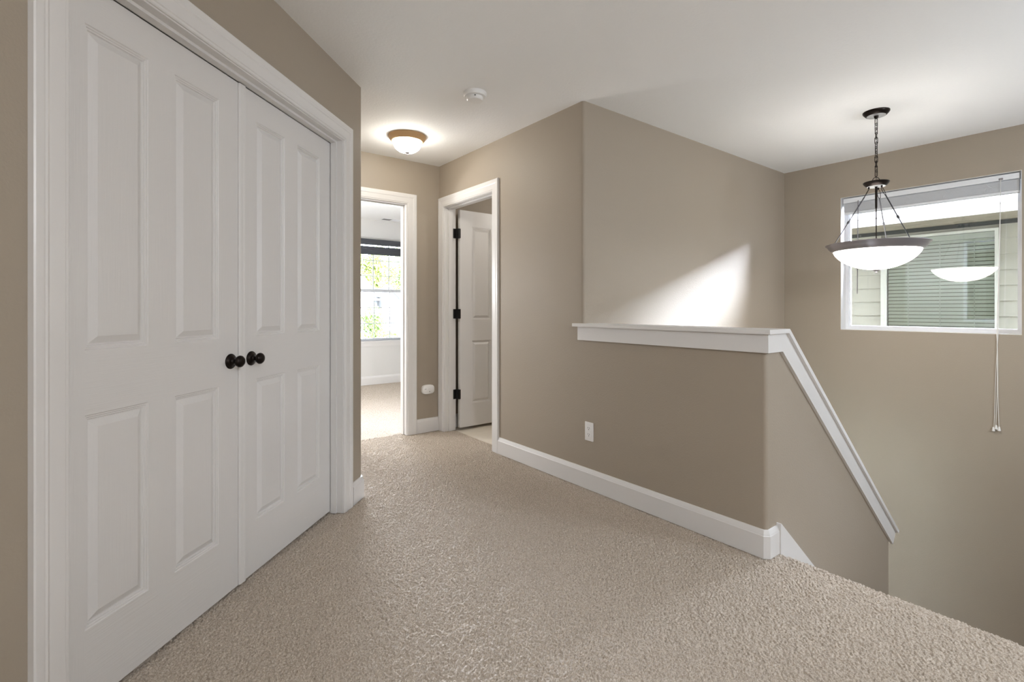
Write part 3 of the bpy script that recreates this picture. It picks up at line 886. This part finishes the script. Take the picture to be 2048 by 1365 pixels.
# ------------------------------------------------------------------ bedroom window, shade, vent
w2 = thing('window_2', 'double hung bedroom window with a grid of panes seen through the doorway', 'window', (2.49, YW2, .645), kind='structure')
X0, X1, Z0, Z1 = BWIN
bm = bmesh.new()
def rf_y(bm, y0, y1, a0, a1, b0, b1, w, wb=None, wt=None):
    wb = wb or w; wt = wt or w
    box(bm, (a0,y0,b0),(a0+w,y1,b1)); box(bm, (a1-w,y0,b0),(a1,y1,b1))
    box(bm, (a0+w,y0,b0),(a1-w,y1,b0+wb)); box(bm, (a0+w,y0,b1-wt),(a1-w,y1,b1))
rf_y(bm, YW2+.045, YW2+.12, X0, X1, Z0, Z1, .030)
obj('frame', bm, M_sash, w2)
bm = bmesh.new(); rf_y(bm, YW2+.050, YW2+.078, X0+.03, X1-.03, Z0+.012, 1.414, .030, .026, .046)
sash = obj('lower_sash', bm, M_sash, w2)
bm = bmesh.new()
for x in (1.881, 2.125, 2.369, 2.613, 2.857, 3.101): box(bm, (x-.0068, YW2+.058, .68), (x+.0068, YW2+.066, 1.37))
for z in (.903, 1.136): box(bm, (X0+.05, YW2+.0586, z-.0068), (X1-.05, YW2+.0654, z+.0068))
obj('muntin_grid', bm, M_sash, sash)
bm = bmesh.new(); box(bm, (X0+.05, YW2+.0665, .675), (X1-.05, YW2+.0695, 1.372)); obj('pane', bm, M_glass, sash)
bm = bmesh.new(); rf_y(bm, YW2+.084, YW2+.112, X0+.03, X1-.03, 1.372, Z1-.03, .030, .042, .03)
sash = obj('upper_sash', bm, M_sash, w2)
bm = bmesh.new()
for x in (1.881, 2.125, 2.369, 2.613, 2.857, 3.101): box(bm, (x-.0068, YW2+.090, 1.41), (x+.0068, YW2+.098, 2.08))
for z in (1.612, 1.842): box(bm, (X0+.05, YW2+.0906, z-.0068), (X1-.05, YW2+.0974, z+.0068))
obj('muntin_grid', bm, M_sash, sash)
bm = bmesh.new(); box(bm, (X0+.05, YW2+.0985, 1.41), (X1-.05, YW2+.1015, 2.08)); obj('pane', bm, M_glass, sash)
bm = bmesh.new(); box(bm, (X0-.05, YW2-.030, Z0-.018), (X1+.05, YW2+.045, Z0)); box(bm, (X0-.03, YW2-.012, Z0-.078), (X1+.03, YW2, Z0-.018))
obj('sill', bm, M_trim, w2)
sh = thing('roman_blind', 'dark grey folded blind drawn up at the top of the bedroom window', 'blind', (2.49, YW2, 2.1))
bm = bmesh.new(); bbox(bm, (X0-.06, YW2-.085, 2.058), (X1+.06, YW2, 2.138), .004, 2); o = obj('valance', bm, M_shade, sh)
bm = bmesh.new(); bbox(bm, (X0-.03, YW2-.045, 1.915), (X1+.03, YW2-.012, 2.038), .006, 2)
for i in range(5): box(bm, (X0-.031, YW2-.049, 1.922+i*.024), (X1+.031, YW2-.010, 1.928+i*.024))
obj('folded_shade', bm, M_shade, sh)
for x in (X0+.2, 2.99, X1-.1):
    bm = bmesh.new(); tube(bm, [(x, YW2-.03, 2.035), (x, YW2-.03, 2.07)], .004, 6); obj('lift_cord', bm, M_shade, sh)
ve = thing('ceiling_vent', 'white louvred vent on the bedroom ceiling by the window', 'vent', (3.03, 6.965, CEIL))
bm = bmesh.new(); rings = bbox(bm, (2.88, 6.895, CEIL-.006), (3.18, 7.02, CEIL), .002, 1); obj('frame', bm, M_vinyl, ve)
for xa, xb in ((2.90, 3.022), (3.038, 3.16)):
    bm = bmesh.new()
    for i in range(6): box(bm, (xa, 6.912+i*.016, CEIL-.009), (xb, 6.920+i*.016, CEIL-.006))
    obj('louver', bm, M_mark if xa < 3 else M_vinyl, ve)

# ------------------------------------------------------------------ outside the stairwell window: neighbouring house
NX = 7.4
nb = thing('neighbor_house', 'olive grey lap sided house right outside the stairwell window', 'house', (NX, 1.5, -2.9))
bm = bmesh.new()
z = -2.9; ex = .1683; z_ref = 1.039
k0 = int((z_ref+2.9)/ex)
zz = z_ref - k0*ex
ny0, ny1, nz0, nz1 = 1.045, 2.112, .80, 2.0
while zz < 2.06:
    zt = min(zz+ex+.012, 2.07)
    for a, b in ((-6, 8),) if (zt < nz0 or zz > nz1) else ((-6, ny0), (ny1, 8)):
        prism(bm, [(NX, zz), (NX-.022, zz), (NX-.002, zt), (NX+.02, zt), (NX+.02, zz)], a, b, 'y')
    zz += ex
obj('siding', bm, M_siding, nb)
bm = bmesh.new(); box(bm, (NX+.02, -6, -2.9), (NX+.2, ny0+.02, 2.1)); box(bm, (NX+.02, ny1-.02, -2.9), (NX+.2, 8, 2.1)); box(bm, (NX+.02, ny0+.02, -2.9), (NX+.2, ny1-.02, nz0)); box(bm, (NX+.02, ny0+.02, nz1), (NX+.2, ny1-.02, 2.1))
obj('wall_body', bm, M_siding, nb)
bm = bmesh.new(); box(bm, (NX-.022, -6, 2.036), (NX-.004, 8, 2.078)); o = obj('eave_band', bm, M_band, nb); o['label'] = 'dark band under the eave'  # dark band along the top of the wall, below the soffit
bm = bmesh.new(); box(bm, (6.74, -6, 2.091), (NX+.2, 8, 2.105))
for xa in (6.745, 6.905, 7.065, 7.225): box(bm, (xa, -6, 2.083), (xa+.152, 8, 2.092))
obj('soffit', bm, M_soffit, nb)
bm = bmesh.new(); box(bm, (6.70, -6, 2.072), (6.74, 8, 2.150)); obj('fascia', bm, M_fascia, nb)
bm = bmesh.new(); prism(bm, [(6.74,2.159),(6.690,2.159),(6.690,2.245),(6.684,2.252),(6.70,2.252),(6.74,2.20)], -6, 8, 'y'); box(bm, (6.708,-6,2.150),(6.74,8,2.158)); obj('gutter', bm, M_fascia, nb)
bm = bmesh.new(); prism(bm, [(6.76,2.25),(11,3.9),(11,3.8),(6.76,2.16)], -6, 8, 'y'); obj('roof', bm, M_roof, nb)
bm = bmesh.new(); rect_frame(bm, NX-.035, NX+.05, ny0, ny1, nz0, nz1, .030)
box(bm, (NX-.035, ny1-.057, nz0), (NX+.05, ny1-.03, nz1))
nf = obj('window', bm, M_nbr_frame, nb)
bm = bmesh.new(); box(bm, (NX-.002, ny0+.03, nz0+.03), (NX+.002, ny1-.057, nz1-.03)); obj('pane', bm, M_glass, nf)
bm = bmesh.new()
zz = nz0+.035
while zz < nz1-.10:
    prism(bm, [(NX+.035, zz), (NX+.050, zz+.036), (NX+.053, zz+.036), (NX+.038, zz)], ny0+.035, ny1-.06, 'y')
    zz += .0432
box(bm, (NX+.03, ny0+.035, nz1-.09), (NX+.06, ny1-.06, nz1-.03))
for yy in (1.25, 1.55, 1.85): box(bm, (NX+.032, yy-.004, nz0+.03), (NX+.0335, yy+.004, nz1-.05))
obj('blind_slats', bm, M_slat, nf)
bm = bmesh.new(); box(bm, (NX+.10, ny0+.02, nz0), (NX+.11, ny1-.02, nz1)); obj('room_backing', bm, M_nbr_dark, nf)

# ------------------------------------------------------------------ outside the bedroom window
bm = bmesh.new(); box(bm, (-60, -60, -3.1), (120, 160, -2.9))
struct('ground', bm, M_lawn, 'dark ground far below the windows', 'ground')
wh = thing('white_house', 'white gabled house across the way, centred in the bedroom window', 'house', (22, 57, -2.9))
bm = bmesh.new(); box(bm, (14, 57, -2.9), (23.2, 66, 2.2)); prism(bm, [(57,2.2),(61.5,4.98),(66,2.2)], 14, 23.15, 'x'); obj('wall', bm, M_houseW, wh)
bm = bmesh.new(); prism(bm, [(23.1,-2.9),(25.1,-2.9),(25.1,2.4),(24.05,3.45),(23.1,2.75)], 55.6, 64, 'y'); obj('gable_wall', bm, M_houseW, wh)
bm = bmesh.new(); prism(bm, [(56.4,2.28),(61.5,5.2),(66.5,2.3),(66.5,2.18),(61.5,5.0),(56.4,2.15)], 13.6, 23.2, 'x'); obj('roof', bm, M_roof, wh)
bm = bmesh.new(); prism(bm, [(22.8,2.55),(24.05,3.62),(25.35,2.30),(25.3,2.2),(24.05,3.45),(22.85,2.45)], 55.3, 64, 'y'); obj('gable_roof', bm, M_roof, wh)
bm = bmesh.new(); box(bm, (13.6, 56.3, 2.08), (23.1, 56.42, 2.30)); obj('gutter', bm, M_fascia, wh)
bm = bmesh.new(); prism(bm, [(54.2,.36),(57,1.15),(57,1.05),(54.2,.20)], 16, 25.4, 'x'); obj('porch_roof', bm, M_roof, wh)
for x0_ in (22.35, 22.0):
    bm = bmesh.new(); box(bm, (x0_-.12, 56.93, -.45), (x0_+.12, 57.0, .02)); obj('window', bm, M_hwin, wh)
for x0_ in (16.2, 19.2, 21.4, 25.0):
    bm = bmesh.new(); box(bm, (x0_-.08, 54.35, -2.9), (x0_+.08, 54.51, .28)); obj('porch_post', bm, M_houseW, wh)
gh = thing('grey_house', 'grey sided house at the right edge of the bedroom window view', 'house', (27, 58, -2.9))
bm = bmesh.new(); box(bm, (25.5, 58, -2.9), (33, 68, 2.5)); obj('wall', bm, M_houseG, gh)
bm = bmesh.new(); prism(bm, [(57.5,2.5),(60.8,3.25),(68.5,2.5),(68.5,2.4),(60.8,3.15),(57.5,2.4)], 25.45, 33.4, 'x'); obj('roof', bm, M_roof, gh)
for (a, b, c_, d_) in ((25.62,26.6,1.25,2.15), (25.78,26.6,-.42,.28)):
    bm = bmesh.new(); box(bm, (a, 57.95, c_), (b, 58.02, d_)); f_ = obj('window', bm, M_hwin, gh)
    bm = bmesh.new()
    for q in ((a-.07,a,c_,d_),(b,b+.07,c_,d_),(a-.07,b+.07,d_,d_+.07),(a-.07,b+.07,c_-.07,c_)): box(bm, (q[0],57.92,q[2]),(q[1],58.0,q[3]))
    obj('window_trim', bm, M_houseW, f_)
bm = bmesh.new(); box(bm, (25.5, 57.93, -1.05), (33, 58.0, -.75)); obj('band_board', bm, M_houseW, gh)
bm = bmesh.new(); box(bm, (25.5, 57.3, -2.9), (33, 58, -1.15)); o = obj('brick_base', bm, M_brick, gh); o['label'] = 'reddish brick base'
bm = bmesh.new(); prism(bm, [(57.1,-1.55),(58,-1.15),(58,-1.25),(57.1,-1.7)], 25.45, 33, 'x'); obj('base_cap', bm, M_houseW, gh)

def foliage(bm, center, rad, n, leaf_s, squash=(1,1,1)):
    c = Vector(center)
    for _ in range(n):
        while True:
            v = Vector((random.uniform(-1,1), random.uniform(-1,1), random.uniform(-1,1)))
            if .25 < v.length < 1: break
        # clumped: pull towards a few lobes
        p = c + Vector((v.x*rad*squash[0], v.y*rad*squash[1], v.z*rad*squash[2]))
        a = Vector((random.gauss(0,1), random.gauss(0,1), random.gauss(0,1))).normalized()
        b = a.orthogonal().normalized()
        s = leaf_s*random.uniform(.6,1.4)
        bm.faces.new([bm.verts.new(q) for q in (p-a*s, p+b*s*.55, p+a*s, p-b*s*.55)])
def tree(name, label, base, h, lobes, m, n, ls, cat='tree', group=None, trunk=True):
    t = thing(name, label, cat, base, group)
    bm = bmesh.new()
    for (dx, dy, dz, rd, nn) in lobes: foliage(bm, (base[0]+dx, base[1]+dy, base[2]+dz), rd, int(n*nn), ls)
    obj('foliage', bm, m, t, recalc=False)
    if trunk:
        bm = bmesh.new()
        tube(bm, [base, (base[0]+.1, base[1], base[2]+h*.35), (base[0]-.1, base[1]+.1, base[2]+h*.7), (base[0]+.15, base[1], base[2]+h*.92)], [.28*h/9,.2*h/9,.12*h/9,.04*h/9], 8)
        for k in range(5):
            z = base[2]+h*(.35+.1*k); a = k*2.3
            tube(bm, [(base[0], base[1], z), (base[0]+math.cos(a)*h*.14, base[1]+math.sin(a)*h*.14, z+h*.12)], [.09*h/9,.03*h/9], 6)
        obj('trunk', bm, M_bark, t, smooth=True)
    return t
def lobes(h, w, seed, n=9):
    R_ = random.Random(seed); out = []
    for i in range(n):
        out.append((R_.uniform(-w,w), R_.uniform(-w*.6,w*.6), h*R_.uniform(.42,.95), h*R_.uniform(.10,.17), R_.uniform(.7,1.3)))
    return out
trees = [((28.4,73,-2.9),12.2,M_leafY,'yellow green tree rising behind the white house on the left'),
         ((33.5,80.5,-2.9),14.0,M_leafY,'pale yellow green tree in the middle behind the houses'),
         ((39.6,88,-2.9),15.0,M_leafG,'darker green tree behind the grey house on the right')]
for i, (b, h, m, lab) in enumerate(trees):
    tree('tree', lab, b, h, lobes(h, 1.9, 30+i, 14), m, 620, .20, group='trees beyond the houses')
bushes = [((9.45,25,-2.9),2.8,M_leafY,'low yellow green bush at the lower left of the bedroom window view',.85),
          ((11.4,28.0,-2.9),4.0,M_leafG,'tall green bush in front of the white gable',.75),
          ((13.2,31.2,-2.9),2.5,M_leafG,'small green bush right of the tall bush',.55)]
for i, (b, h, m, lab, w) in enumerate(bushes):
    tree('bush', lab, b, h, [(dx*.9, dy, dz*.95, rd*1.25, nn) for dx, dy, dz, rd, nn in lobes(h, w, 60+i, 10)], m, 700, .06, cat='bush', group='bushes below the bedroom window')

# ------------------------------------------------------------------ light
w = bpy.data.worlds.new('World'); bpy.context.scene.world = w; w.use_nodes = True
nt = w.node_tree; bg = nt.nodes['Background']
sky = nt.nodes.new('ShaderNodeTexSky'); sky.sky_type = 'HOSEK_WILKIE'; sky.turbidity = 8; sky.ground_albedo = .4
sky.sun_direction = Vector((-.3,-.5,.8)).normalized()
mx = nt.nodes.new('ShaderNodeMix'); mx.data_type = 'RGBA'; mx.inputs[0].default_value = .85
nt.links.new(sky.outputs[0], mx.inputs[6]); mx.inputs[7].default_value = (.85,.945,1.12,1)
# two bright areas added to the sky, sending light in through the two windows
tcw = nt.nodes.new('ShaderNodeTexCoord')
nrm = nt.nodes.new('ShaderNodeVectorMath'); nrm.operation = 'NORMALIZE'; nt.links.new(tcw.outputs['Generated'], nrm.inputs[0])
def lobe(direction, power, amount, base):
    dot = nt.nodes.new('ShaderNodeVectorMath'); dot.operation = 'DOT_PRODUCT'; nt.links.new(nrm.outputs[0], dot.inputs[0])
    dot.inputs[1].default_value = Vector(direction).normalized()
    m = nt.nodes.new('ShaderNodeMath'); m.operation = 'MAXIMUM'; nt.links.new(dot.outputs['Value'], m.inputs[0]); m.inputs[1].default_value = 0
    p = nt.nodes.new('ShaderNodeMath'); p.operation = 'POWER'; nt.links.new(m.outputs[0], p.inputs[0]); p.inputs[1].default_value = power
    a = nt.nodes.new('ShaderNodeMath'); a.operation = 'MULTIPLY_ADD'; nt.links.new(p.outputs[0], a.inputs[0]); a.inputs[1].default_value = amount
    if isinstance(base, float): a.inputs[2].default_value = base
    else: nt.links.new(base, a.inputs[2])
    return a.outputs[0]
lum = lobe((.28,.94,.21), 55, 200, 4.5)          # added bright area, makes the lit strip on the hall carpet
lum = lobe((.56,-.72,.41), 6, 500, lum)          # added bright area, makes the lit patch on the stair wall
nt.links.new(mx.outputs[2], bg.inputs[0]); nt.links.new(lum, bg.inputs[1])

def portal(name, loc, rot, sx, sy):
    l = bpy.data.lights.new(name, 'AREA'); l.shape = 'RECTANGLE'; l.size = sx; l.size_y = sy
    l.cycles.is_portal = True
    o = bpy.data.objects.new(name, l); C.objects.link(o); o.location = loc; o.rotation_euler = rot
    return o
portal('stair_window_portal', (XW+.165, (WY0+WY1)/2, (WZ0+WZ1)/2), (0, PI/2, 0), WZ1-WZ0, WY1-WY0)
portal('bedroom_window_portal', (2.49, YW2+.16, 1.39), (-PI/2, 0, 0), 1.8, 1.49)

def fill_light(name, loc, power, col, rad=.08):  # unseen point light added as fill, without any fixture
    l = bpy.data.lights.new(name, 'POINT'); l.energy = power; l.color = col; l.shadow_soft_size = rad
    o = bpy.data.objects.new(name, l); C.objects.link(o); o.location = loc
    return o
fill_light('stairwell_fill', (3.55, -1.5, 1.5), 62, (.82,.93,1.06), .25)  # added fill for the stair walls, no fixture stands here
fill_light('side_room_fill', (3.5, 3.0, 2.2), 11, (1,.96,.90), .12)  # added fill for the room behind the open door
fill_light('rear_room_fill', (.3, -1.6, 1.9), 67, (.92,.97,1.04), .15)  # unseen fill added behind the camera for closet doors and ceiling
fill_light('bedroom_fill', (.6, 5.3, 1.4), 62, (.97,.98,1.0), .2)  # added fill to lift the bedroom walls and ceiling

# ------------------------------------------------------------------ camera
cam = bpy.data.cameras.new('Camera'); co = bpy.data.objects.new('Camera', cam); C.objects.link(co)
F, YAW, YH, CX = 993.667, .661757, 617.31, 1036.97
cam.sensor_fit = 'HORIZONTAL'; cam.sensor_width = 36; cam.lens = 36*F/2048
cam.shift_x = (1024-CX)/2048; cam.shift_y = (YH-682.5)/2048
co.location = (0,0,H); co.rotation_euler = (PI/2, 0, -YAW)
cam.clip_start = .05; cam.clip_end = 500
sc = bpy.context.scene
sc.camera = co
sc.view_settings.view_transform = 'Standard'; sc.view_settings.look = 'None'
sc.view_settings.exposure = 0.86; sc.view_settings.gamma = 1; sc.view_settings.use_curve_mapping = False
sc.cycles.use_denoising = True
sc.cycles.max_bounces = 10; sc.cycles.diffuse_bounces = 6; sc.cycles.transparent_max_bounces = 12
sc.cycles.sample_clamp_indirect = 6
